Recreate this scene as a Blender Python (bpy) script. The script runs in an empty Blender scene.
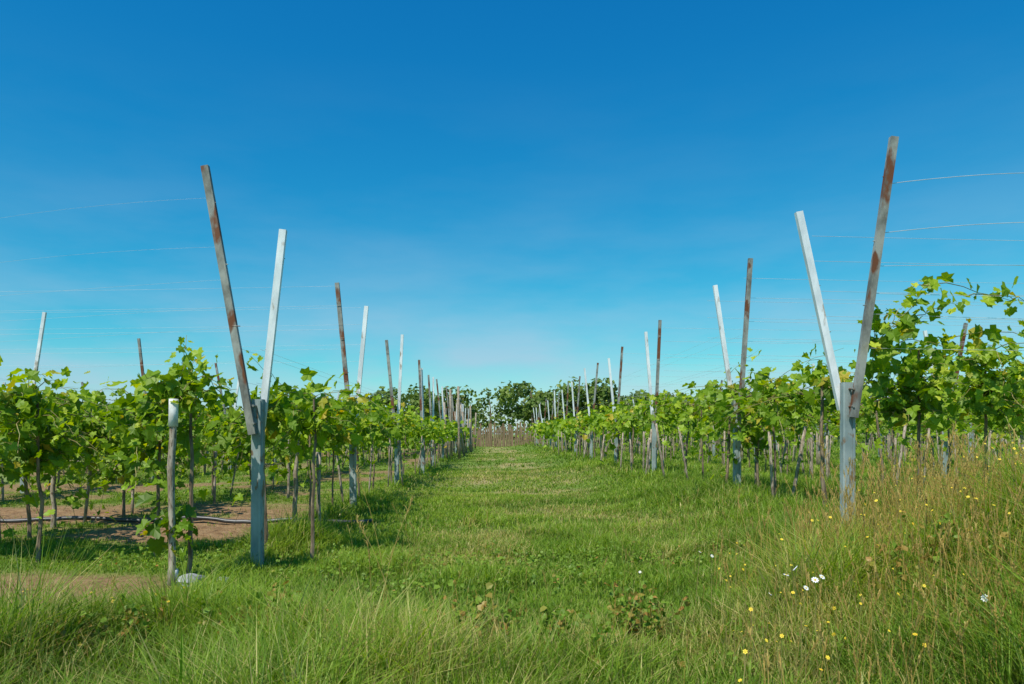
import bpy, bmesh, math, numpy as np
from mathutils import Vector
rng=np.random.default_rng(7)
scene=bpy.context.scene
CAMZ=0.97; F=740.0
def smooth(a,b,x):
    t=np.clip((x-a)/(b-a),0,1); return t*t*(3-2*t)
TAB=rng.random((256,256))
def vn(x,y,f=1.0,o=0):
    x=np.asarray(x,float)*f+o*17.3+1000; y=np.asarray(y,float)*f+o*9.1+1000
    xi=np.floor(x).astype(int); yi=np.floor(y).astype(int)
    u=x-xi; v=y-yi; u=u*u*(3-2*u); v=v*v*(3-2*v)
    a=TAB[xi%256,yi%256]; b=TAB[(xi+1)%256,yi%256]; c=TAB[xi%256,(yi+1)%256]; d=TAB[(xi+1)%256,(yi+1)%256]
    return a*(1-u)*(1-v)+b*u*(1-v)+c*(1-u)*v+d*u*v
def fbm(x,y,f=1.0,o=0):
    return .5*vn(x,y,f,o)+.3*vn(x,y,f*2.1,o+1)+.2*vn(x,y,f*4.3,o+2)
def hgt(x,y):
    x=np.asarray(x,float); y=np.asarray(y,float)
    h=.17*smooth(.9,2.8,x)
    h=h+.20*smooth(.7,2.6,x)*(1-smooth(3.6,5.4,y))
    h=h+.08*(fbm(x,y,.55,3)-.5)*smooth(1,3,y)*(1-smooth(30,60,y))
    h=h+.035*(fbm(x,y,3.0,5)-.5)*(1-smooth(12,20,y))
    return h
def soil(x,y):
    n=fbm(x,y,.8,11)-.5
    a=1-smooth(.6,1.2,np.sqrt(((x+2.9)/1.15)**2+((y-4.6)/.6)**2)+n*.9)
    b=smooth(6.3,6.8,y+n*1.0)*(1-smooth(9.6,11.0,y+n*2))*(1-smooth(-2.5,-1.9,x+n*1.0))
    c=.9*smooth(.5,.63,fbm(x,y,.5,21))*(1-smooth(-2.6,-2.0,x))*smooth(9,12,y)
    return np.clip(np.maximum(np.maximum(a,b*smooth(-.16,.06,n+.1)),c),0,1)
def dryf(x,y):
    n=fbm(x,y,.9,31)
    return np.clip(smooth(.42,.66,n)*.95*(1-smooth(.7,1.5,np.abs(x-.5)))+.35*smooth(.55,.75,fbm(x,y,.4,41)),0,1)

# ---------- materials
def newmat(name):
    m=bpy.data.materials.new(name); m.use_nodes=True
    nt=m.node_tree; nt.nodes.clear(); return m,nt
def N(nt,t,**k):
    n=nt.nodes.new(t)
    for a,b in k.items(): setattr(n,a,b)
    return n
def ramp(nt,stops,inp=None):
    r=N(nt,'ShaderNodeValToRGB'); e=r.color_ramp.elements
    while len(e)<len(stops): e.new(.5)
    for i,(p,c) in enumerate(stops): e[i].position=p; e[i].color=(*c,1)
    if inp is not None: nt.links.new(inp,r.inputs[0])
    return r
def mix(nt,f,a,b):
    m=N(nt,'ShaderNodeMix',data_type='RGBA')
    for s,v in ((m.inputs[0],f),(m.inputs[6],a),(m.inputs[7],b)):
        if isinstance(v,bpy.types.NodeSocket): nt.links.new(v,s)
        elif isinstance(v,tuple): s.default_value=(*v,1)
        else: s.default_value=v
    return m.outputs[2]
def foliage_mat(name,stops,tipstops=None,drycol=(.30,.24,.09),trans=.4,gloss=.06,rough=.45):
    m,nt=newmat(name); L=nt.links.new
    at=N(nt,'ShaderNodeAttribute',attribute_name='var'); sx=N(nt,'ShaderNodeSeparateXYZ'); L(at.outputs['Vector'],sx.inputs[0])
    c=ramp(nt,stops,sx.outputs[0]).outputs[0]
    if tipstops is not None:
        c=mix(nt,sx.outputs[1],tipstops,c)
    c=mix(nt,sx.outputs[2],c,drycol)
    d=N(nt,'ShaderNodeBsdfDiffuse'); L(c,d.inputs[0])
    hs=N(nt,'ShaderNodeHueSaturation'); hs.inputs['Saturation'].default_value=1.1; hs.inputs['Value'].default_value=1.5; hs.inputs['Hue'].default_value=.485; L(c,hs.inputs['Color'])
    t=N(nt,'ShaderNodeBsdfTranslucent'); L(hs.outputs[0],t.inputs[0])
    ms=N(nt,'ShaderNodeMixShader'); ms.inputs[0].default_value=trans; L(d.outputs[0],ms.inputs[1]); L(t.outputs[0],ms.inputs[2])
    g=N(nt,'ShaderNodeBsdfGlossy'); g.inputs['Roughness'].default_value=rough; g.inputs[0].default_value=(.9,.95,.7,1)
    m2=N(nt,'ShaderNodeMixShader'); m2.inputs[0].default_value=gloss; L(ms.outputs[0],m2.inputs[1]); L(g.outputs[0],m2.inputs[2])
    o=N(nt,'ShaderNodeOutputMaterial'); L(m2.outputs[0],o.inputs[0]); return m
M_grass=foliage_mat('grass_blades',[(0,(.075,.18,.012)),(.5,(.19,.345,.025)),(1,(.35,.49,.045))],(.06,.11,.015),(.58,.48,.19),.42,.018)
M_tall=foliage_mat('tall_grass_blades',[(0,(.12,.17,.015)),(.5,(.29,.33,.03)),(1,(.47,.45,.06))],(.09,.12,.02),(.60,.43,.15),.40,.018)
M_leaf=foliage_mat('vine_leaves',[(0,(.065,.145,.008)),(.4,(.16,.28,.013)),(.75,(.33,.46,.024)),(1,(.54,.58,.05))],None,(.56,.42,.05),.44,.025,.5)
M_tree=foliage_mat('tree_foliage',[(0,(.07,.12,.025)),(.5,(.12,.19,.035)),(1,(.19,.26,.05))],None,(.2,.2,.08),.3,.02)
M_far=foliage_mat('bush_foliage',[(0,(.08,.13,.025)),(1,(.17,.24,.045))],None,(.2,.2,.08),.3,.02)

def princ(name,c1,c2,scale,rough,metal=0.,c3=None,bump=.2,dist=.003,stretch=(1,1,1),lo=.4,hi=.6,bscale=40,c3lo=.54,c3hi=.62):
    m,nt=newmat(name); L=nt.links.new
    tc=N(nt,'ShaderNodeTexCoord'); mp=N(nt,'ShaderNodeMapping'); mp.inputs['Scale'].default_value=stretch; L(tc.outputs['Object'],mp.inputs[0])
    oi=N(nt,'ShaderNodeObjectInfo'); va=N(nt,'ShaderNodeVectorMath',operation='ADD'); L(mp.outputs[0],va.inputs[0])
    sc=N(nt,'ShaderNodeVectorMath',operation='SCALE'); cx=N(nt,'ShaderNodeCombineXYZ')
    for i in range(3): L(oi.outputs['Random'],cx.inputs[i])
    L(cx.outputs[0],sc.inputs[0]); sc.inputs['Scale'].default_value=50; L(sc.outputs[0],va.inputs[1])
    n=N(nt,'ShaderNodeTexNoise'); n.inputs['Scale'].default_value=scale; n.inputs['Detail'].default_value=6; n.inputs['Roughness'].default_value=.65; L(va.outputs[0],n.inputs[0])
    c=ramp(nt,[(lo,c1),(hi,c2)],n.outputs[0]).outputs[0]
    n2=N(nt,'ShaderNodeTexNoise'); n2.inputs['Scale'].default_value=bscale; n2.inputs['Detail'].default_value=4; L(va.outputs[0],n2.inputs[0])
    if c3:
        r=ramp(nt,[(c3lo,(0,0,0)),(c3hi,(1,1,1))],n2.outputs[0]); c=mix(nt,r.outputs[0],c,c3)
    b=N(nt,'ShaderNodeBsdfPrincipled'); L(c,b.inputs['Base Color']); b.inputs['Roughness'].default_value=rough; b.inputs['Metallic'].default_value=metal
    bp=N(nt,'ShaderNodeBump'); bp.inputs['Strength'].default_value=bump; bp.inputs['Distance'].default_value=dist; L(n2.outputs[0],bp.inputs['Height']); L(bp.outputs[0],b.inputs['Normal'])
    o=N(nt,'ShaderNodeOutputMaterial'); L(b.outputs[0],o.inputs[0]); return m
M_post=princ('weathered_galvanised_post',(.20,.26,.26),(.38,.44,.43),6,.6,.1,(.19,.13,.08),.3,.003,(1,1,.5),.35,.65,16,.56,.63)
M_silver=princ('bright_galvanised_steel',(.62,.66,.69),(.86,.88,.90),7,.42,.15,(.42,.36,.30),.2,.002,(1,1,.4),.4,.6,11,.62,.68)
M_rust=princ('rusted_galvanised_steel',(.13,.13,.115),(.34,.35,.32),8,.65,.2,(.16,.055,.02),.4,.003,(1,1,.5),.38,.62,5,.53,.58)
M_wood=princ('weathered_wood',(.22,.17,.115),(.46,.39,.31),11,.85,0,(.14,.10,.07),.6,.004,(3,3,.6),.4,.6,30)
M_white=princ('pale_wrapped_plastic',(.5,.5,.48),(.75,.75,.74),14,.6,0,None,.4)
M_bark=princ('vine_bark',(.11,.075,.045),(.28,.21,.14),14,.9,0,None,.7,.004,(2,2,.5))
M_stem=princ('green_stem',(.16,.19,.04),(.30,.22,.08),8,.6)
M_wire=princ('steel_wire',(.55,.58,.6),(.75,.78,.8),5,.4,.3)
M_hose=princ('black_polyethylene',(.03,.03,.035),(.07,.07,.075),4,.4)
M_fence=princ('bamboo_fence_boards',(.14,.09,.05),(.30,.20,.12),3,.9,0,None,.3,.01,(6,6,.5))
M_rock=princ('grey_rock',(.22,.22,.23),(.42,.42,.42),7,.85,0,None,.8,.01)
M_yel=princ('yellow_petals',(.75,.5,.02),(.85,.65,.05),9,.6)
M_whp=princ('white_petals',(.75,.75,.72),(.85,.85,.83),9,.6)

# ---------- mesh helpers
def mk(name,V,T,mats,var=None,mi=None,smoothf=False,parent=None):
    V=np.asarray(V,np.float32); T=np.asarray(T,np.int32); k=T.shape[1]
    me=bpy.data.meshes.new(name); me.vertices.add(len(V)); me.vertices.foreach_set('co',V.ravel())
    me.loops.add(T.size); me.loops.foreach_set('vertex_index',T.ravel())
    me.polygons.add(len(T)); me.polygons.foreach_set('loop_start',np.arange(0,T.size,k,dtype=np.int32))
    if mi is not None: me.polygons.foreach_set('material_index',np.asarray(mi,np.int32))
    me.polygons.foreach_set('use_smooth',np.full(len(T),smoothf,dtype=bool))
    if var is not None:
        a=me.attributes.new('var','FLOAT_VECTOR','POINT'); a.data.foreach_set('vector',np.asarray(var,np.float32).ravel())
    me.update(calc_edges=True); me.validate()
    for m in mats: me.materials.append(m)
    ob=bpy.data.objects.new(name,me); scene.collection.objects.link(ob)
    if parent: ob.parent=parent
    return ob
class Acc:
    def __init__(s): s.V=[];s.T=[];s.A=[];s.M=[];s.n=0
    def add(s,V,T,A=None,m=0):
        if len(V)==0: return
        s.V.append(V); s.T.append(T+s.n); s.n+=len(V)
        s.A.append(A if A is not None else np.zeros((len(V),3))); s.M.append(np.full(len(T),m))
    def make(s,name,mats,smoothf=False):
        return mk(name,np.vstack(s.V),np.vstack(s.T),mats,np.vstack(s.A),np.concatenate(s.M),smoothf)
def blades(P,h,w,curve,rnd,dry,ang=None):
    n=len(P); f=rng.random(n)*2*np.pi; fx=np.cos(f);fy=np.sin(f)
    a=f+np.pi/2+rng.normal(0,.5,n) if ang is None else ang
    lx=np.cos(a);ly=np.sin(a); V=np.zeros((n,5,3)); 
    for i,(t,ws,side) in enumerate(((0,1,-1),(0,1,1),(.55,.8,-1),(.55,.8,1),(1,0,0))):
        V[:,i,0]=P[:,0]+fx*w*.5*ws*side+lx*h*curve*t**2
        V[:,i,1]=P[:,1]+fy*w*.5*ws*side+ly*h*curve*t**2
        V[:,i,2]=P[:,2]+h*t*(1-.25*curve*t)
    V[:,:2,2]-=.01
    T=(np.arange(n)*5)[:,None,None]+np.array([[0,1,3],[0,3,2],[2,3,4]])[None]
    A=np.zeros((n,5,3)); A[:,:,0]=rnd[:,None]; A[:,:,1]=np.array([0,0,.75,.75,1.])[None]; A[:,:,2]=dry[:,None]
    return V.reshape(-1,3),T.reshape(-1,3),A.reshape(-1,3)
def tubes(P,R,S=3,rnd=None):
    n,k,_=P.shape; T=np.gradient(P,axis=1); T/=np.linalg.norm(T,axis=2,keepdims=True)+1e-9
    ref=np.where(np.abs(T[:,:1,2:3])>.8,np.array([1.,0,0]),np.array([0,0,1.]))
    ref=np.broadcast_to(ref,T.shape)
    U=np.cross(T,ref);U/=np.linalg.norm(U,axis=2,keepdims=True)+1e-9; W=np.cross(T,U)
    th=np.arange(S)*2*np.pi/S
    V=P[:,:,None]+R[:,:,None,None]*(U[:,:,None]*np.cos(th)[None,None,:,None]+W[:,:,None]*np.sin(th)[None,None,:,None])
    q=[]
    for i in range(k-1):
        for j in range(S):
            a=i*S+j;b=i*S+(j+1)%S;c=a+S;d=b+S; q+= [[a,c,b],[b,c,d]]
    for j in range(1,S-1):
        q+=[[0,j,j+1],[(k-1)*S,(k-1)*S+j+1,(k-1)*S+j]]
    q=np.array(q); TT=(np.arange(n)*k*S)[:,None,None]+q[None]
    A=np.zeros((n,k*S,3)); A[:,:,0]=(rng.random(n) if rnd is None else rnd)[:,None]
    return V.reshape(-1,3),TT.reshape(-1,3),A.reshape(-1,3)
half=[(.0,.06),(.20,-.12),(.47,.08),(.38,.30),(.52,.58),(.26,.62),(.17,.84)]
LN=np.array([(0,.42)]+half+[(0,1.02)]+[(-x,y) for x,y in half[1:][::-1]])
LF=np.array([(0,.42),(0,.0),(.42,.02),(.45,.6),(0,1.),(-.45,.6),(-.42,.02)])
def leaves(P,size,near=True,up=.55,rnd=None,dry=None,out=None):
    n=len(P); tpl=LN if near else LF; r=len(tpl)-1
    nrm=rng.normal(0,.6,(n,3)); nrm[:,2]+=up; nrm+=np.array([-.15,-.34,0])
    if out is not None: nrm+=out
    nrm/=np.linalg.norm(nrm,axis=1,keepdims=True)
    d=rng.normal(0,1,(n,3)); d[:,2]-=.9; d-=nrm*np.sum(d*nrm,axis=1,keepdims=True); d/=np.linalg.norm(d,axis=1,keepdims=True)
    s=np.cross(d,nrm)
    x=tpl[:,0];y=tpl[:,1]; fold=rng.uniform(.0,.45,n); droop=rng.uniform(-.05,.4,n)
    jit=rng.normal(0,.05,(n,len(tpl)))
    z=fold[:,None]*np.abs(x)[None]-droop[:,None]*(y**2)[None]+jit
    V=P[:,None]+size[:,None,None]*(s[:,None]*x[None,:,None]+d[:,None]*y[None,:,None]+nrm[:,None]*z[:,:,None])
    q=np.array([[0,1+i,1+(i+1)%r] for i in range(r)]); T=(np.arange(n)*(r+1))[:,None,None]+q[None]
    A=np.zeros((n,r+1,3)); A[:,:,0]=(rng.beta(2,2.4,n) if rnd is None else rnd)[:,None]
    A[:,:,2]=(dry if dry is not None else (rng.random(n)<.05)*rng.uniform(.3,1,n))[:,None]
    return V.reshape(-1,3),T.reshape(-1,3),A.reshape(-1,3)

# ---------- ground
def axis(lo,hi,fine_lo,fine_hi,step,g=1.09):
    a=list(np.arange(fine_lo,fine_hi,step)); s=step;x=a[-1]
    while x<hi: s*=g; x+=s; a.append(x)
    s=step;x=a[0];b=[]
    while x>lo: s*=g; x-=s; b.append(x)
    return np.array(b[::-1]+a)
xs=axis(-900,900,-6,6,.06); ys=axis(-60,1500,1.5,11,.06)
X,Y=np.meshgrid(xs,ys); Z=hgt(X,Y); so=soil(X,Y); Z=Z+so*.07*(fbm(X,Y,5,9)-.35)-.01*so
nx,ny=len(xs),len(ys); idx=np.arange(nx*ny).reshape(ny,nx)
Q=np.stack([idx[:-1,:-1],idx[:-1,1:],idx[1:,1:],idx[1:,:-1]],-1).reshape(-1,4)
m,nt=newmat('grassy_soil'); L=nt.links.new
at=N(nt,'ShaderNodeAttribute',attribute_name='var'); sx=N(nt,'ShaderNodeSeparateXYZ'); L(at.outputs['Vector'],sx.inputs[0])
geo=N(nt,'ShaderNodeNewGeometry')
def noi(s,det=8,r=.6):
    n=N(nt,'ShaderNodeTexNoise'); n.inputs['Scale'].default_value=s; n.inputs['Detail'].default_value=det; n.inputs['Roughness'].default_value=r; L(geo.outputs['Position'],n.inputs[0]); return n
n1=noi(9); n3=noi(45,5); n4=noi(.25)
gr=ramp(nt,[(.3,(.06,.11,.02)),(.5,(.12,.20,.03)),(.68,(.21,.28,.05))],n1.outputs[0]).outputs[0]
gr=mix(nt,ramp(nt,[(.4,(0,0,0)),(.7,(.6,.6,.6))],n4.outputs[0]).outputs[0],gr,(.20,.28,.05))
gd=mix(nt,sx.outputs[1],gr,(.35,.29,.13))
sl=ramp(nt,[(.3,(.12,.065,.035)),(.5,(.27,.16,.08)),(.7,(.40,.27,.15))],n1.outputs[0]).outputs[0]
sl=mix(nt,ramp(nt,[(.45,(0,0,0)),(.6,(.8,.8,.8))],n3.outputs[0]).outputs[0],sl,(.31,.20,.11))
c=mix(nt,sx.outputs[0],gd,sl)
b=N(nt,'ShaderNodeBsdfPrincipled'); b.inputs['Roughness'].default_value=.95; b.inputs['Specular IOR Level'].default_value=.1; L(c,b.inputs['Base Color'])
bp=N(nt,'ShaderNodeBump'); bp.inputs['Strength'].default_value=.9; bp.inputs['Distance'].default_value=.03; L(n3.outputs[0],bp.inputs['Height']); L(bp.outputs[0],b.inputs['Normal'])
o=N(nt,'ShaderNodeOutputMaterial'); L(b.outputs[0],o.inputs[0])
mk('ground',np.stack([X.ravel(),Y.ravel(),Z.ravel()],-1),Q,[m],np.stack([so.ravel(),dryf(X,Y).ravel(),0*so.ravel()],-1),smoothf=True)

# ---------- grass
acc=Acc()
def sample(n,d0,d1,margin=1.0):
    y=np.sqrt(rng.uniform(d0**2,d1**2,n)); x=(rng.random(n))*(1.385*y+2*margin)-.665*y-margin
    return x,y
for d0,d1,n,wm in ((1.9,4,90000,1),(4,7,120000,1.2),(7,12,120000,1.8),(12,20,80000,3.0),(20,38,50000,5.5),(38,75,26000,11)):
    x,y=sample(n,d0,d1)
    s=soil(x,y); cl=fbm(x,y,2.2,51); keep=rng.random(n)>np.clip(s*1.1,0,.97)
    keep&=rng.random(n)<.5+1.1*cl
    x,y,s,cl=x[keep],y[keep],s[keep],cl[keep]; k=len(x)
    fore=(1-smooth(3.1,4.1,y+1.4*(cl-.5)))*(.45+.55*smooth(.4,1.2,np.abs(x-.35)))
    rowd=np.minimum(np.abs(x+1.8)*(1+2*(y<6)),np.abs(x-3.0))
    lf=1-smooth(-2.3,-1.7,x)
    H=.056+.145*fore+.085*np.exp(-(rowd/.3)**2)+.07*smooth(1.6,2.6,x)
    H=H*(.45+1.15*fbm(x,y,1.4,61))*rng.uniform(.5,1.35,k)*(1-.4*s)*(1+.2*smooth(7,40,y))*(1-.35*lf*smooth(3.6,4.2,y))
    tuft=smooth(.6,.75,vn(x,y,1.7,71)); H*=1+.9*tuft*(1-smooth(8,12,y))
    w=rng.uniform(.0028,.0062,k)*wm; w=w*np.where(rng.random(k)<.08,1.9,1)
    dr=dryf(x,y); dry=np.where(rng.random(k)<.06+.5*dr,rng.uniform(.4,1,k),rng.uniform(0,.15,k))
    rn=np.clip(-.08+1.05*fbm(x,y,.7,81)+.3*(fbm(x,y,3.,83)-.5)+rng.normal(0,.18,k)+.1*(tuft)-.10*fore,0,1)
    P=np.stack([x,y,hgt(x,y)],-1)
    acc.add(*blades(P,H,w,rng.uniform(.15,1.2,k),rn,dry))
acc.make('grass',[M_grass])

acc=Acc()
n=17000
x=rng.uniform(.4,5.2,n); y=rng.uniform(1.9,5.2,n)
p=smooth(.5,2.2,x+.6*(fbm(x,y,1.2,91)-.5)-.28*(y-2.5))*(.35+fbm(x,y,2.5,92))
k=rng.random(n)<p; x,y=x[k],y[k]; k=len(x)
H=(.15+.28*smooth(.8,2.6,x))*rng.uniform(.5,1.35,k)*(1-.35*smooth(3.8,5.2,y))
P=np.stack([x,y,hgt(x,y)],-1)
acc.add(*blades(P,H,rng.uniform(.003,.007,k),rng.uniform(.2,1.0,k),np.clip(rng.normal(.5,.28,k),0,1),np.where(rng.random(k)<.40,rng.uniform(.4,1,k),rng.uniform(0,.25,k))))
def stalks(x,y,H,head=.06,rad=.0013,dry=.8,hw=.006,nh=9):
    n=len(x); K=5; t=np.linspace(0,1,K); a=rng.random(n)*6.28; c=rng.uniform(.05,.35,n)*H
    base=np.stack([x,y,hgt(x,y)],-1)
    P=base[:,None]+np.stack([np.cos(a)[:,None]*c[:,None]*t**2,np.sin(a)[:,None]*c[:,None]*t**2,H[:,None]*t],-1)
    R=np.broadcast_to(rad*(1.2-.6*t),(n,K)).copy()
    V,T,A=tubes(P,R,3); A[:,1]=1; A[:,2]=dry*rng.uniform(.6,1.1); acc.add(V,T,A)
    tip=P[:,-1]; dirv=P[:,-1]-P[:,-2]; dirv/=np.linalg.norm(dirv,axis=1,keepdims=True)
    for j in range(nh):
        q=tip-dirv*head*(j/nh)
        k=len(q); V,T,A=blades(q,rng.uniform(.5,1.1,k)*head*.38,np.full(k,hw*.6),rng.uniform(.3,1.2,k),rng.random(k),np.full(k,dry)); acc.add(V,T,A)
    return tip
x=rng.uniform(.9,4.8,3200); y=rng.uniform(2.1,5.2,3200); k=rng.random(3200)<smooth(.6,2.2,x-.28*(y-2.5)); x,y=x[k],y[k]
tips=stalks(x,y,(.26+.28*smooth(1,2.6,x))*rng.uniform(.6,1.25,len(x)),rad=.0017,hw=.008)
x,y=sample(300,2.3,8,.5); k=~((x<-1.2)&(y>4)); x=x[k];y=y[k]; stalks(x,y,rng.uniform(.15,.36,len(x)),dry=.7)
for (px,py0,d) in ((388,470,3.6),(380,500,3.5),(395,520,3.4),(372,540,3.5),(846,440,3.9),(832,452,4.0),(862,470,3.7),(735,490,4.3),(925,425,3.6),(905,440,3.5)):
    xx=(px-492)/F*d; zt=CAMZ+(434-py0)/F*d; g=float(hgt(xx,d)); stalks(np.array([xx]),np.array([d]),np.array([max(.2,zt-g)]),head=.10,nh=14,hw=.008,dry=.85)
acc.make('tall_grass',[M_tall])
acc=Acc()
for (px,d,r,hh) in ((480,3.15,.16,.26),(275,3.3,.22,.24),(255,3.1,.15,.2),(640,3.4,.2,.2),(150,3.2,.2,.22),(560,3.0,.15,.2),(930,3.1,.3,.3),(60,3.0,.2,.2),(350,3.0,.2,.18)):
    xx=(px-492)/F*d; n=26
    x=xx+rng.normal(0,r*.5,n); y=d+rng.normal(0,r*.5,n); K=6;t=np.linspace(0,1,K); a=rng.random(n)*6.28; H=hh*rng.uniform(.6,1.2,n); c=.35*H
    P=np.stack([x,y,hgt(x,y)],-1)[:,None]+np.stack([np.cos(a)[:,None]*c[:,None]*t,np.sin(a)[:,None]*c[:,None]*t,H[:,None]*t],-1)
    V,T,A=tubes(P,np.full((n,K),.0016),3); A[:,2]=.6; acc.add(V,T,A)
    q=P[:,1:].reshape(-1,3); q=np.repeat(q,3,0)+rng.normal(0,.012,(len(q)*3,3))
    V,T,A=leaves(q,rng.uniform(.014,.032,len(q)),False,dry=np.where(rng.random(len(q))<.35,rng.uniform(.3,.9,len(q)),0.)); acc.add(V,T,A)
n=5000; x,y=sample(n,2.2,6,.5); k=(rng.random(n)<smooth(.45,.65,fbm(x,y,1.3,101)))&(soil(x,y)<.3); x,y=x[k],y[k]
q=np.stack([x,y,hgt(x,y)+rng.uniform(.02,.10,len(x))],-1); q=np.repeat(q,3,0)+rng.normal(0,.012,(len(q)*3,3))
acc.add(*leaves(q,rng.uniform(.012,.028,len(q)),False,up=1.2))
M_weed=foliage_mat('weed_leaves',[(0,(.08,.16,.015)),(1,(.23,.34,.04))],None,(.40,.20,.06),.3,.02)
acc.make('broadleaf_weeds',[M_weed])

# flowers
def flowers(name,pts,r,mat,npet=7):
    a=Acc(); n=len(pts)
    nr=rng.normal(0,.45,(n,3)); nr[:,2]+=.8; nr[:,1]-=.5; nr/=np.linalg.norm(nr,axis=1,keepdims=True)
    u=np.cross(nr,[0,1,.3]); u/=np.linalg.norm(u,axis=1,keepdims=True); v=np.cross(nr,u)
    for i in range(npet):
        th=i*2*np.pi/npet; dth=np.pi/npet*.85
        def pt(rr,t,z=0): return pts+rr[:,None]*(u*np.cos(t)+v*np.sin(t))+nr*(z*rr)[:,None]
        V=np.stack([pts,pt(r*.75,th-dth,.15),pt(r,th,.05),pt(r*.75,th+dth,.15)],1).reshape(-1,3)
        T=((np.arange(n)*4)[:,None,None]+np.array([[0,1,2],[0,2,3]])).reshape(-1,3); a.add(V,T,None,0)
    th=np.linspace(0,2*np.pi,7)[:-1]
    V=np.concatenate([(pts+nr*.35*r[:,None])[:,None]]+[(pts+nr*.12*r[:,None]+.32*r[:,None]*(u*np.cos(q)+v*np.sin(q)))[:,None] for q in th],1).reshape(-1,3)
    T=((np.arange(n)*7)[:,None,None]+np.array([[0,1+i,1+(i+1)%6] for i in range(6)])).reshape(-1,3); a.add(V,T,None,1)
    K=4;t=np.linspace(0,1,K); g=hgt(pts[:,0],pts[:,1]); b=pts.copy(); b[:,2]=g; b[:,:2]+=rng.normal(0,.03,(n,2))
    P=b[:,None]*(1-t)[None,:,None]+pts[:,None]*t[None,:,None]
    V,T,A=tubes(P,np.full((n,K),.0013),3); a.add(V,T,A,2)
    a.make(name,[mat,M_yel,M_stem])
def fpos(l):
    return np.array([((px-492)/F*d,d,CAMZ+(434-py)/F*d) for px,py,d in l])
wl=fpos([(795,568,2.75),(786,575,2.72),(815,580,2.65),(806,588,2.66),(822,577,2.7),(985,598,2.5),(712,556,3.2),(1012,640,2.4),(770,594,2.8),(700,552,3.3),(640,572,3.3)])
flowers('white_daisies',wl,np.array([.013,.012,.014,.011,.012,.014,.008,.011,.008,.007,.007]),M_whp,9)
n=330; x=rng.uniform(.7,3.6,n); y=rng.uniform(2.2,4.3,n); z=hgt(x,y)+rng.uniform(.16,.34,n)+.25*smooth(1,2.6,x)
yl=np.stack([x,y,z],-1); yl=yl[(x-.28*(y-2.5))>.8]
n=34; x=rng.uniform(-2.5,-1.4,n); y=rng.uniform(2.9,3.9,n); yl=np.vstack([yl,np.stack([x,y,hgt(x,y)+rng.uniform(.14,.25,n)],-1)])
flowers('yellow_wildflowers',yl,rng.uniform(.003,.009,len(yl)),M_yel,6)

# ---------- trellis posts (Y shaped)
def profile_bar(p0,p1,w,d,roll=0.,chan=False):
    p0=np.array(p0,float);p1=np.array(p1,float); t=p1-p0; t/=np.linalg.norm(t)
    a=np.array([math.cos(roll),math.sin(roll),0]); a-=t*a.dot(t); a/=np.linalg.norm(a); b=np.cross(t,a)
    c=min(w,d)*.12
    if chan:
        th=.006; pts=[(-w/2,-d/2),(w/2,-d/2),(w/2,d/2),(w/2-th,d/2),(w/2-th,-d/2+th),(-w/2+th,-d/2+th),(-w/2+th,d/2),(-w/2,d/2)]
    else:
        pts=[(-w/2+c,-d/2),(w/2-c,-d/2),(w/2,-d/2+c),(w/2,d/2-c),(w/2-c,d/2),(-w/2+c,d/2),(-w/2,d/2-c),(-w/2,-d/2+c)]
    k=8; nseg=6; V=[]
    for i in range(nseg+1):
        s=i/nseg; c0=p0+(p1-p0)*s
        for x_,y_ in pts: V.append(c0+a*x_+b*y_)
    T=[]
    for i in range(nseg):
        for j in range(k):
            A=i*k+j;B=i*k+(j+1)%k; T+=[[A,B,A+k],[B,B+k,A+k]]
    if chan: caps=[(0,1,4),(0,4,5),(1,2,3),(1,3,4),(0,5,6),(0,6,7)]
    else: caps=[(0,j,j+1) for j in range(1,7)]
    for q in caps: T.append([q[0],q[2],q[1]]); T.append([nseg*k+q[0],nseg*k+q[1],nseg*k+q[2]])
    return np.array(V),np.array(T)
def ypost(x,y,side,dark=(.33,2.95),silv=(.20,2.55),junc=1.15):
    g=float(hgt(x,y)); a=Acc(); s=side
    V,T=profile_bar((0,0,-.15),(rng.normal(0,.008),0,junc+.10),.085,.07); a.add(V,T,None,0)
    V,T=profile_bar((.030,-.041,-.15),(.030,-.041,junc+.09),.018,.012); a.add(V,T,None,0)
    if dark:
        V,T=profile_bar((s*.012,-.070,junc-.16),(s*dark[0],-.07+rng.normal(0,.02),dark[1]-g),.054,.04,0,True); a.add(V,T,None,1)
    if silv:
        V,T=profile_bar((-s*.012,.062,junc-.10),(-s*silv[0],.06+rng.normal(0,.02),silv[1]-g),.052,.04,0,True); a.add(V,T,None,2)
    for zb in (junc-.08,junc+.05):
        P=np.array([[[0,-.1,zb],[0,.09,zb]]]); V,T,A=tubes(P,np.full((1,2),.009),6); a.add(V,T,A,1)
    for f in (.35,.6,.85):
        for (sg,arm,yy) in ((s,dark,-.095),(-s,silv,.085)):
            if not arm: continue
            z=junc+(arm[1]-g-junc)*f; ox=sg*arm[0]*f; P=np.array([[[ox-.03,yy,z],[ox+.03,yy,z]]]); V,T,A=tubes(P,np.full((1,2),.0035),5); a.add(V,T,A,1)
    ob=a.make('trellis_post',[M_post,M_rust,M_silver]); ob.location=(x,y,g)
    return ob
ypost(-1.745,5.5,-1,(.355,2.93),(.18,2.50))
ypost(-1.80,9.6,-1,(.20,2.92),(.16,2.64))
ypost(2.64,5.5,1,(.285,3.13),(.32,2.65),junc=1.08)
ypost(3.10,9.37,1,(.14,3.17),(.25,2.87))
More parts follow.
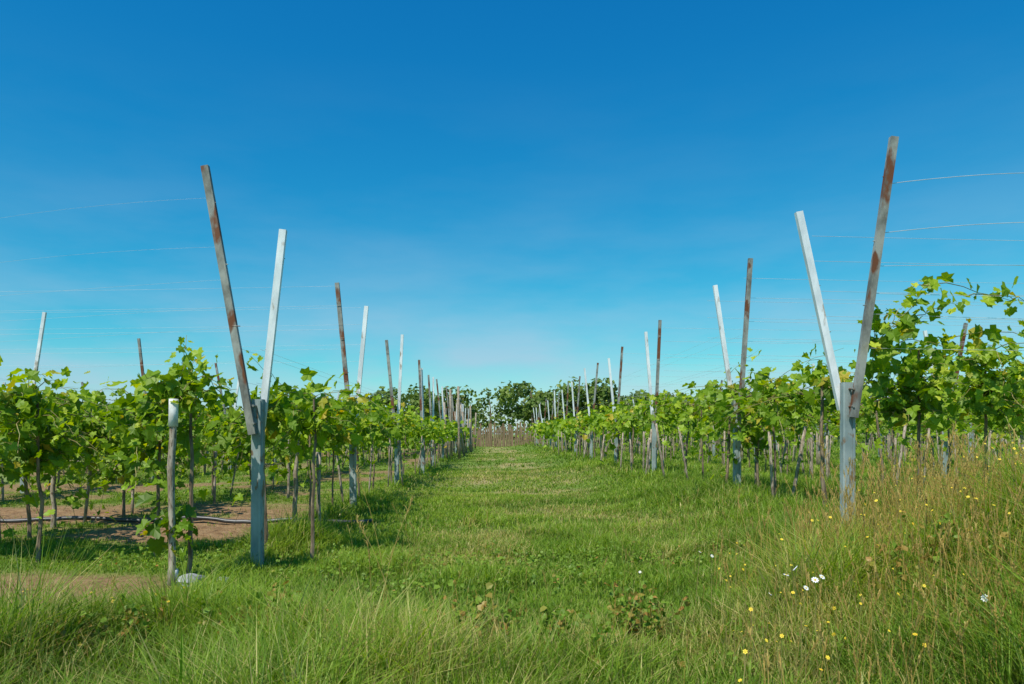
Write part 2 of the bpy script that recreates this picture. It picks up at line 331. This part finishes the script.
for i in range(2,12):
    y=9.6+(i-1)*4.35
    ypost(-1.76+rng.normal(0,.05),y,-1,(.16+rng.normal(0,.05),2.93+rng.normal(0,.08)),(.05+rng.normal(0,.05),2.72+rng.normal(0,.08)))
    ypost(3.1+rng.normal(0,.06),9.5+(i-1)*4.45,1,(.16+rng.normal(0,.05),3.12+rng.normal(0,.08)),(.15+rng.normal(0,.06),2.92+rng.normal(0,.08)))
ypost(-7.66,12.1,-1,None,(.28,2.98))
ypost(-7.45,16.2,-1,(.24,3.05),None)
for X0,s,y0 in ((-7.45,-1,20.6),(-12.3,-1,14),(-17.2,-1,17),(-22,-1,22),(7.7,1,12.6),(12.5,1,15),(17.3,1,19),(22.5,1,24)):
    for i in range(8 if abs(X0)<10 else 5):
        y=y0+i*4.4
        if y>52: break
        zz=0 if abs(X0)<10 else -.35
        ypost(X0+rng.normal(0,.08),y,s,(.30+rng.normal(0,.06),2.85+zz+rng.normal(0,.1)),(.26+rng.normal(0,.06),2.7+zz+rng.normal(0,.1)))

# ---------- stakes
def stake(x,y,h,lean=(0,0),r=.02,mat=M_wood,wrap=False):
    K=7;t=np.linspace(0,1,K); P=np.stack([lean[0]*t+rng.normal(0,.007,K),lean[1]*t+rng.normal(0,.007,K),-.1+(h+.1)*t],-1)[None]
    V,T,A=tubes(P,(r*rng.uniform(.8,1.15,(1,K))*np.linspace(1.1,.85,K)),7)
    a=Acc(); a.add(V,T,A,0)
    if wrap:
        q=np.array([0,.5,1]); cx=np.interp(h*(.86+.15*q),P[0,:,2],P[0,:,0]); cy=np.interp(h*(.86+.15*q),P[0,:,2],P[0,:,1])
        V,T,A=tubes(np.stack([cx,cy,h*(.86+.15*q)],-1)[None],np.full((1,3),r*1.2),8); a.add(V,T,A,1)
        cx=np.interp(h*(.04+.05*q),P[0,:,2],P[0,:,0]); V,T,A=tubes(np.stack([cx,0*q,h*(.04+.05*q)],-1)[None],np.full((1,3),r*1.3),8); a.add(V,T,A,1)
    ob=a.make('wooden_stake',[mat,M_white],True); ob.location=(x,y,float(hgt(x,y)))
stake(-2.08,4.8,1.20,(.01,0),.026,M_wood,True)
stake(-4.45,7.5,.80,(0,0),.025); stake(-2.1,7.9,.9,(.02,0),.027); stake(-3.0,10.9,.9,(.0,0),.022)
acc_st=Acc()
rows=[(-1.85,5.9),(-4.2,5.2),(-7.4,6.5),(-10,9),(-12.4,11),(-17,15),(-22,20),(3.15,6.8),(5.4,6.3),(7.7,8),(10.2,10),(12.6,12),(17.3,16),(22.4,21)]
for X0,y0 in rows:
    y=y0+1.2
    while y<50:
        xx=X0+rng.normal(0,.14 if X0<0 else .3); g=float(hgt(xx,y)); h=rng.uniform(.7,1.1); t=np.linspace(0,1,4); l=rng.normal(0,.09,2)
        P=np.stack([xx+l[0]*t,y+l[1]*t,g-.05+h*t],-1)[None]; V,T,A=tubes(P,np.full((1,4),rng.uniform(.012,.021)*(1+max(0,y-15)/55)),5); acc_st.add(V,T,A)
        y+=rng.uniform(.9,1.6)*(1 if X0<0 else .55)
acc_st.make('vineyard_support_stakes',[M_wood],True)

# ---------- grapevines
def vine_shoots(accL,st,dirs,Lh,grav,K,size,near,stem=True):
    n=len(st); t=np.linspace(.04,1,K)
    P=st[:,None]+dirs[:,None]*(Lh[:,None]*t)[:,:,None]; P[:,:,2]-=grav[:,None]*Lh[:,None]*t**2
    P+=np.cumsum(rng.normal(0,.012,P.shape),axis=1)
    if stem:
        V,T,A=tubes(P,np.broadcast_to(.004*(1.2-.8*t),(n,K)).copy(),3); A[:,2]=.35; accL.add(V,T,A,1)
    C=P.reshape(-1,3)+rng.normal(0,.055,(n*K,3)); tt=np.tile(t,n)
    sz=size*rng.uniform(.5,1.15,n*K)*(1.08-.5*tt**2)
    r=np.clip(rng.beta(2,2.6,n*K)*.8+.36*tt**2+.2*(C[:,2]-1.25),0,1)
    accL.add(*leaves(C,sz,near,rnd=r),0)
def vine_row(X0,y0,y1,top,spread=.5,dens=12,seed=0,z0=1.12,gv=(.1,.75),pat=.25,zs=.08):
    a=Acc()
    for (a0,a1,near,dm,K,size) in ((y0,min(y1,16),True,1,11,.125),(16,28,False,.75,8,.165),(28,y1,False,.5,6,.25)):
        a0=max(a0,y0)
        if a1<=a0: continue
        L=a1-a0; n=int(L*dens*dm)
        y=rng.uniform(a0,a1,n); cl=vn(y,y*0+X0,1.1,3+seed); keep=rng.random(n)<pat+1.15*cl; y=y[keep]; cl=cl[keep]; n=len(y)
        if n==0: continue
        x=X0+rng.normal(0,.16,n); g=hgt(x,y)
        st=np.stack([x,y,g+z0-np.abs(rng.normal(0,zs,n))*1.3+.05],-1)
        az=rng.random(n)*2*np.pi; up=rng.uniform(-.3,1.0,n)
        d=np.stack([np.cos(az)*spread*1.6,np.sin(az)*.9,up],-1); d/=np.linalg.norm(d,axis=1,keepdims=True)
        Lh=rng.uniform(.3,.85,n)*(.65+.7*cl)*(top/.5)
        vine_shoots(a,st,d,Lh,rng.uniform(*gv,n),K,size,near,near)
    yy=np.arange(y0,min(y1,30),.3); k=len(yy); P=np.stack([X0+rng.normal(0,.03,k),yy,hgt(yy*0+X0,yy)+z0+rng.normal(0,.03,k)],-1)[None]
    V,T,A=tubes(P,np.full((1,k),.012),5); a.add(V,T,A,2)
    y=y0+.1
    while y<min(y1,34):
        xx=X0+rng.normal(0,.06); g=float(hgt(xx,y)); t=np.linspace(0,1,7)
        P=np.stack([xx+np.cumsum(rng.normal(0,.014,7)),y+np.cumsum(rng.normal(0,.014,7)),g-.03+(z0+.03)*t],-1)[None]
        V,T,A=tubes(P,(.014*rng.uniform(.7,1.3)*np.linspace(1.2,.7,7))[None]*(1+max(0,y-15)/30),6); a.add(V,T,A,2)
        y+=rng.uniform(1.1,1.7)
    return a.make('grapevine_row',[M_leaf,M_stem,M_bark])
for i,(X0,y0) in enumerate(rows):
    if X0==-4.2: vine_row(X0,y0,52,.54,.8,38,i,1.18,(.1,1.3),.35,.20)
    elif X0==-1.85: vine_row(X0,y0,52,.50,.45,20,i,1.20,(.1,.9),.15,.14)
    elif X0==-7.4: vine_row(X0,y0,52,.50,.7,26,i,1.2,(.1,1.1),.3,.18)
    else: vine_row(X0,y0,52,.50 if X0<0 else .66,.6,20 if abs(X0)<8 else 12,i,1.18 if X0<0 else 1.25,(.1,.9),.2,.13)
def single_vine(x,y,n,zr,L,sp=.5,base=True,upr=(-.1,1)):
    a=Acc(); g=float(hgt(x,y))
    st=np.stack([x+rng.normal(0,.06,n),y+rng.normal(0,.06,n),g+rng.uniform(*zr,n)],-1)
    az=rng.random(n)*6.28; d=np.stack([np.cos(az)*sp,np.sin(az)*sp,rng.uniform(*upr,n)],-1); d/=np.linalg.norm(d,axis=1,keepdims=True)
    vine_shoots(a,st,d,rng.uniform(*L,n),rng.uniform(.1,.9,n),9,.11,True)
    if base:
        t=np.linspace(0,1,9); P=np.stack([x+.05+np.cumsum(rng.normal(0,.012,9)),y+np.cumsum(rng.normal(0,.012,9)),g-.03+zr[1]*t],-1)[None]
        V,T,A=tubes(P,(.014*np.linspace(1.2,.6,9))[None],6); a.add(V,T,A,2)
    return a
VM=[M_leaf,M_stem,M_bark]
a=single_vine(-2.1,4.98,16,(.95,1.35),(.15,.45),.8)
vine_shoots(a,np.array([[-2.1,4.95,1.15],[-2.1,4.95,1.15],[-2.05,4.95,1.2]]),np.array([[.1,0,1.],[.3,0,.9],[-.15,0,.9]]),np.array([.52,.45,.4]),np.array([.05,.15,.1]),10,.10,True)
a.make('grapevine',VM)
a=single_vine(-2.10,4.86,8,(.2,.95),(.06,.15),.6,False); a.make('climbing_vine',VM)
a=single_vine(-1.45,5.75,10,(1.05,1.3),(.2,.45),.8); a.make('grapevine',VM)
a=single_vine(-2.75,5.9,26,(.8,1.3),(.25,.6),1.0); a.make('grapevine',VM)
a=single_vine(-3.5,5.6,30,(.75,1.3),(.25,.65),1.0); a.make('grapevine',VM)
a=single_vine(3.35,5.9,34,(.95,1.5),(.25,.6),.9)
st=np.array([[2.95,5.6,1.65],[3.0,5.6,1.75],[3.1,5.6,2.08],[3.5,5.8,1.7],[2.9,5.6,1.5],[2.8,5.6,1.3],[2.85,5.5,1.65],[3.6,5.7,2.02]])
d=np.array([[.35,0,.9],[.9,0,.62],[.97,.05,.14],[.8,-.2,.3],[-.1,-.2,.9],[.2,-.5,.7],[.5,-.1,.85],[.95,-.1,.0]]); d/=np.linalg.norm(d,axis=1,keepdims=True)
vine_shoots(a,st,d,np.array([.45,.75,1.15,.9,.55,.5,.6,.8]),np.array([.1,.25,.25,.4,.2,.3,.05,.25]),17,.115,True)
a.make('grapevine',VM)
a=single_vine(4.2,6.3,38,(.95,1.5),(.25,.65),.9,upr=(-.2,.8)); a.make('grapevine',VM)
a=single_vine(5.0,7.0,34,(.95,1.45),(.25,.7),.9,upr=(-.2,.8)); a.make('grapevine',VM)
a=single_vine(3.3,9.3,20,(.45,1.5),(.2,.5),.6); a.make('grapevine',VM)

# ---------- wires
a=Acc()
def wire(p0,p1,sag,r=.0016,K=24):
    t=np.linspace(0,1,K); p0=np.array(p0);p1=np.array(p1)
    P=p0+(p1-p0)*t[:,None]; P[:,2]-=sag*4*t*(1-t)
    V,T,A=tubes(P[None],np.full((1,K),r),4); a.add(V,T,A)
for z0,z1,sg,r in ((2.80,2.82,-.22,.0022),(2.44,2.44,-.20,.0022),(2.2,2.3,-.05,.0018),(2.0,2.15,.02,.0018),(1.85,1.95,.03,.0016),(1.6,1.7,.02,.0016)):
    wire((2.66+.27*(z0-1.1)/2.05,5.42,z0),(7.75,6.4,z1),sg,r)
    wire((-1.76-.34*(z0-1.1)/1.85,5.42,z0-.1),(-7.4,7.8,z1-.1),sg*.6,.0006)
for X0,s,ys_,up,zs in ((-1.78,-1,5.5,0,(1.35,1.6)),(3.08,1,9.4,.15,(1.35,1.7,2.1)),(-7.45,-1,7.8,0,(1.35,1.8)),(7.7,1,8.2,.15,(1.35,1.8,2.3))):
    for z in zs:
        off=s*.28*(z-1.1)/1.8
        wire((X0+off,ys_-.04,z+up),(X0+off,50,z+up),.0,.001,40)
        wire((X0-off*.7,ys_,z+up),(X0-off*.7,50,z+up),.0,.001,40)
for yy in (7.4,9.4,11,13.8,18.2):
    for z in (1.8,2.05,2.3,2.6,2.85):
        wire((3.2,yy,z+.1),(17.3,yy+.4,z+.1),.06,.0017)
        if z>2 and 8<yy<13: wire((-1.95,yy,z),(-17.2,yy+.4,z),.06,.001)
a.make('trellis_wires',[M_wire])
a=Acc(); K=60; t=np.linspace(0,1,K); xx=-7+5.7*t; yy=7.3+.25*np.sin(t*5)+1.0*t
P=np.stack([xx,yy,hgt(xx,yy)+.05+.012*np.sin(t*31)],-1)[None]; V,T,A=tubes(P,np.full((1,K),.022),8); a.add(V,T,A); a.make('irrigation_hose',[M_hose],True)
for (x,y,r) in ((-1.93,4.75,.09),(-2.03,4.85,.05),(-1.78,4.9,.045)):
    bm=bmesh.new(); bmesh.ops.create_icosphere(bm,subdivisions=3,radius=r)
    for v in bm.verts:
        q=v.co/r; k=1+.35*(float(vn(q.x*1.5,q.y*1.5+q.z*2,1.2,7))-.5)+.12*(float(vn(q.x*4,q.y*4+q.z*3,1,8))-.5); v.co*=k; v.co.z*=.7
    me=bpy.data.meshes.new('rock'); bm.to_mesh(me); bm.free(); me.materials.append(M_rock)
    ob=bpy.data.objects.new('rock',me); ob.location=(x,y,float(hgt(x,y))+r*.35); scene.collection.objects.link(ob)
# ---------- low fence at end
a=Acc()
for x in np.arange(-1.6,4.2,.16):
    h=rng.uniform(1.2,1.9); V,T=profile_bar((x+rng.normal(0,.02),56+rng.normal(0,.03),-.1),(x+rng.normal(0,.05),56,h),.13,.03); a.add(V,T)
for z in (.6,1.1):
    V,T=profile_bar((-1.6,56.06,z),(4.2,56.06,z),.05,.08,1.57); a.add(V,T)
a.make('bamboo_fence',[M_fence])
a=Acc()
for i in range(26):
    xx=rng.uniform(-2.3,-1.1); y=rng.uniform(28,50); h=rng.uniform(1.8,3.0); t=np.linspace(0,1,4); l=rng.normal(-.1,.12,2)
    P=np.stack([xx+l[0]*t,y+l[1]*t,h*t-.1],-1)[None]; V,T,A=tubes(P,np.full((1,4),.05),5); a.add(V,T,A)
a.make('old_timber_posts',[M_wood],True)
# ---------- distant trees and hedge
a=Acc(); b2=Acc()
for i in range(120):
    x=rng.uniform(-85,95); y=rng.uniform(78,105); cen=math.exp(-((x-4)/12)**2)
    H=rng.uniform(3.4,5.4)*(1+.3*vn(x,0,.08,5))*(1+.3*cen); R=rng.uniform(2.0,3.4)
    t=np.linspace(0,1,5); P=np.stack([x+.2*np.sin(t*3),y+0*t,H*.7*t],-1)[None]; V,T,A=tubes(P,(np.linspace(.22,.06,5))[None],6); b2.add(V,T,A)
    for j in range(7):
        c=np.array([x+rng.normal(0,R*.5),y+rng.normal(0,R*.4),H*rng.uniform(.35,.85)]); rr=R*rng.uniform(.3,.55); n=90
        u=rng.normal(0,1,(n,3)); u/=np.linalg.norm(u,axis=1,keepdims=True); p=c+u*rr*rng.uniform(.6,1.1,(n,1))*np.array([1.1,1,.85])
        a.add(*leaves(p,rng.uniform(.25,.5,n),False,out=u*.6,rnd=np.clip(rng.normal(.45+.2*rng.normal(),.2,n),0,1)))
a.add(np.vstack(b2.V),np.vstack(b2.T),None,1)
a.make('distant_trees',[M_tree,M_bark])
a=Acc()
for i in range(120):
    x=rng.uniform(-75,80); y=rng.uniform(59,72); R=rng.uniform(.9,1.8); n=120
    u=rng.normal(0,1,(n,3)); u[:,2]=abs(u[:,2]); u/=np.linalg.norm(u,axis=1,keepdims=True); p=np.array([x,y,.2])+u*R*rng.uniform(.5,1.1,(n,1))*np.array([1.2,1,1.4])
    a.add(*leaves(p,rng.uniform(.22,.45,n),False,out=u*.6))
a.make('distant_bushes',[M_far])

# ---------- world, sun, camera
S=Vector((-.42,-.60,1.15)).normalized()
el=math.asin(S.z); rot=math.atan2(S.x,S.y)
w=bpy.data.worlds.new('World'); scene.world=w; w.use_nodes=True; nt=w.node_tree; nt.nodes.clear(); L=nt.links.new
ST=.12
sky=N(nt,'ShaderNodeTexSky',sky_type='NISHITA'); sky.sun_disc=False; sky.sun_elevation=el; sky.sun_rotation=rot; sky.air_density=1.0; sky.dust_density=.4; sky.ozone_density=2.5
sp0=N(nt,'ShaderNodeSeparateColor'); L(sky.outputs[0],sp0.inputs[0]); cb=N(nt,'ShaderNodeCombineColor')
for i,(gm,gain) in enumerate(((2.6,1.2),(1.12,1.04),(.66,.92))):
    m1=N(nt,'ShaderNodeMath',operation='MULTIPLY'); m1.inputs[1].default_value=ST; L(sp0.outputs[i],m1.inputs[0])
    m2=N(nt,'ShaderNodeMath',operation='POWER'); m2.inputs[1].default_value=gm; L(m1.outputs[0],m2.inputs[0])
    m3=N(nt,'ShaderNodeMath',operation='MULTIPLY'); m3.inputs[1].default_value=gain/ST; L(m2.outputs[0],m3.inputs[0]); L(m3.outputs[0],cb.inputs[i])
tc=N(nt,'ShaderNodeTexCoord'); sp=N(nt,'ShaderNodeSeparateXYZ'); L(tc.outputs['Generated'],sp.inputs[0])
mp=N(nt,'ShaderNodeMapping'); mp.inputs['Scale'].default_value=(1.5,1.5,6); L(tc.outputs['Generated'],mp.inputs[0])
n=N(nt,'ShaderNodeTexNoise'); n.inputs['Scale'].default_value=2.2; n.inputs['Detail'].default_value=7; n.inputs['Roughness'].default_value=.55; L(mp.outputs[0],n.inputs[0])
cr=ramp(nt,[(.38,(0,0,0)),(.68,(1,1,1))],n.outputs[0])
er=ramp(nt,[(0,(.9,.9,.9)),(.10,(.6,.6,.6)),(.18,(.22,.22,.22)),(.30,(.05,.05,.05)),(.45,(.0,.0,.0))],sp.outputs[2])
mu=N(nt,'ShaderNodeMath',operation='MULTIPLY'); L(cr.outputs[0],mu.inputs[0]); L(er.outputs[0],mu.inputs[1])
c=mix(nt,mu.outputs[0],cb.outputs[0],(1.,1.,1.))
c.node.inputs[7].default_value=(.46/ST,.60/ST,.76/ST,1)
bg=N(nt,'ShaderNodeBackground'); bg.inputs[1].default_value=ST; L(c,bg.inputs[0])
o=N(nt,'ShaderNodeOutputWorld'); L(bg.outputs[0],o.inputs[0])
ld=bpy.data.lights.new('sun','SUN'); ld.energy=5.0; ld.angle=math.radians(.5); ld.color=(1,.95,.85)
lo=bpy.data.objects.new('sun',ld); lo.rotation_euler=S.to_track_quat('Z','Y').to_euler(); lo.location=(-6,-7,12); scene.collection.objects.link(lo)
cd=bpy.data.cameras.new('camera'); cam=bpy.data.objects.new('camera',cd); scene.collection.objects.link(cam); scene.camera=cam
cam.location=(0,0,CAMZ); cam.rotation_euler=(math.radians(90),0,0)
cd.sensor_width=36; cd.lens=36*F/1024; cd.shift_x=20/1024; cd.shift_y=92/1024; cd.clip_end=3000; cd.clip_start=.05
scene.view_settings.view_transform='Standard'; scene.view_settings.look='None'; scene.view_settings.exposure=0
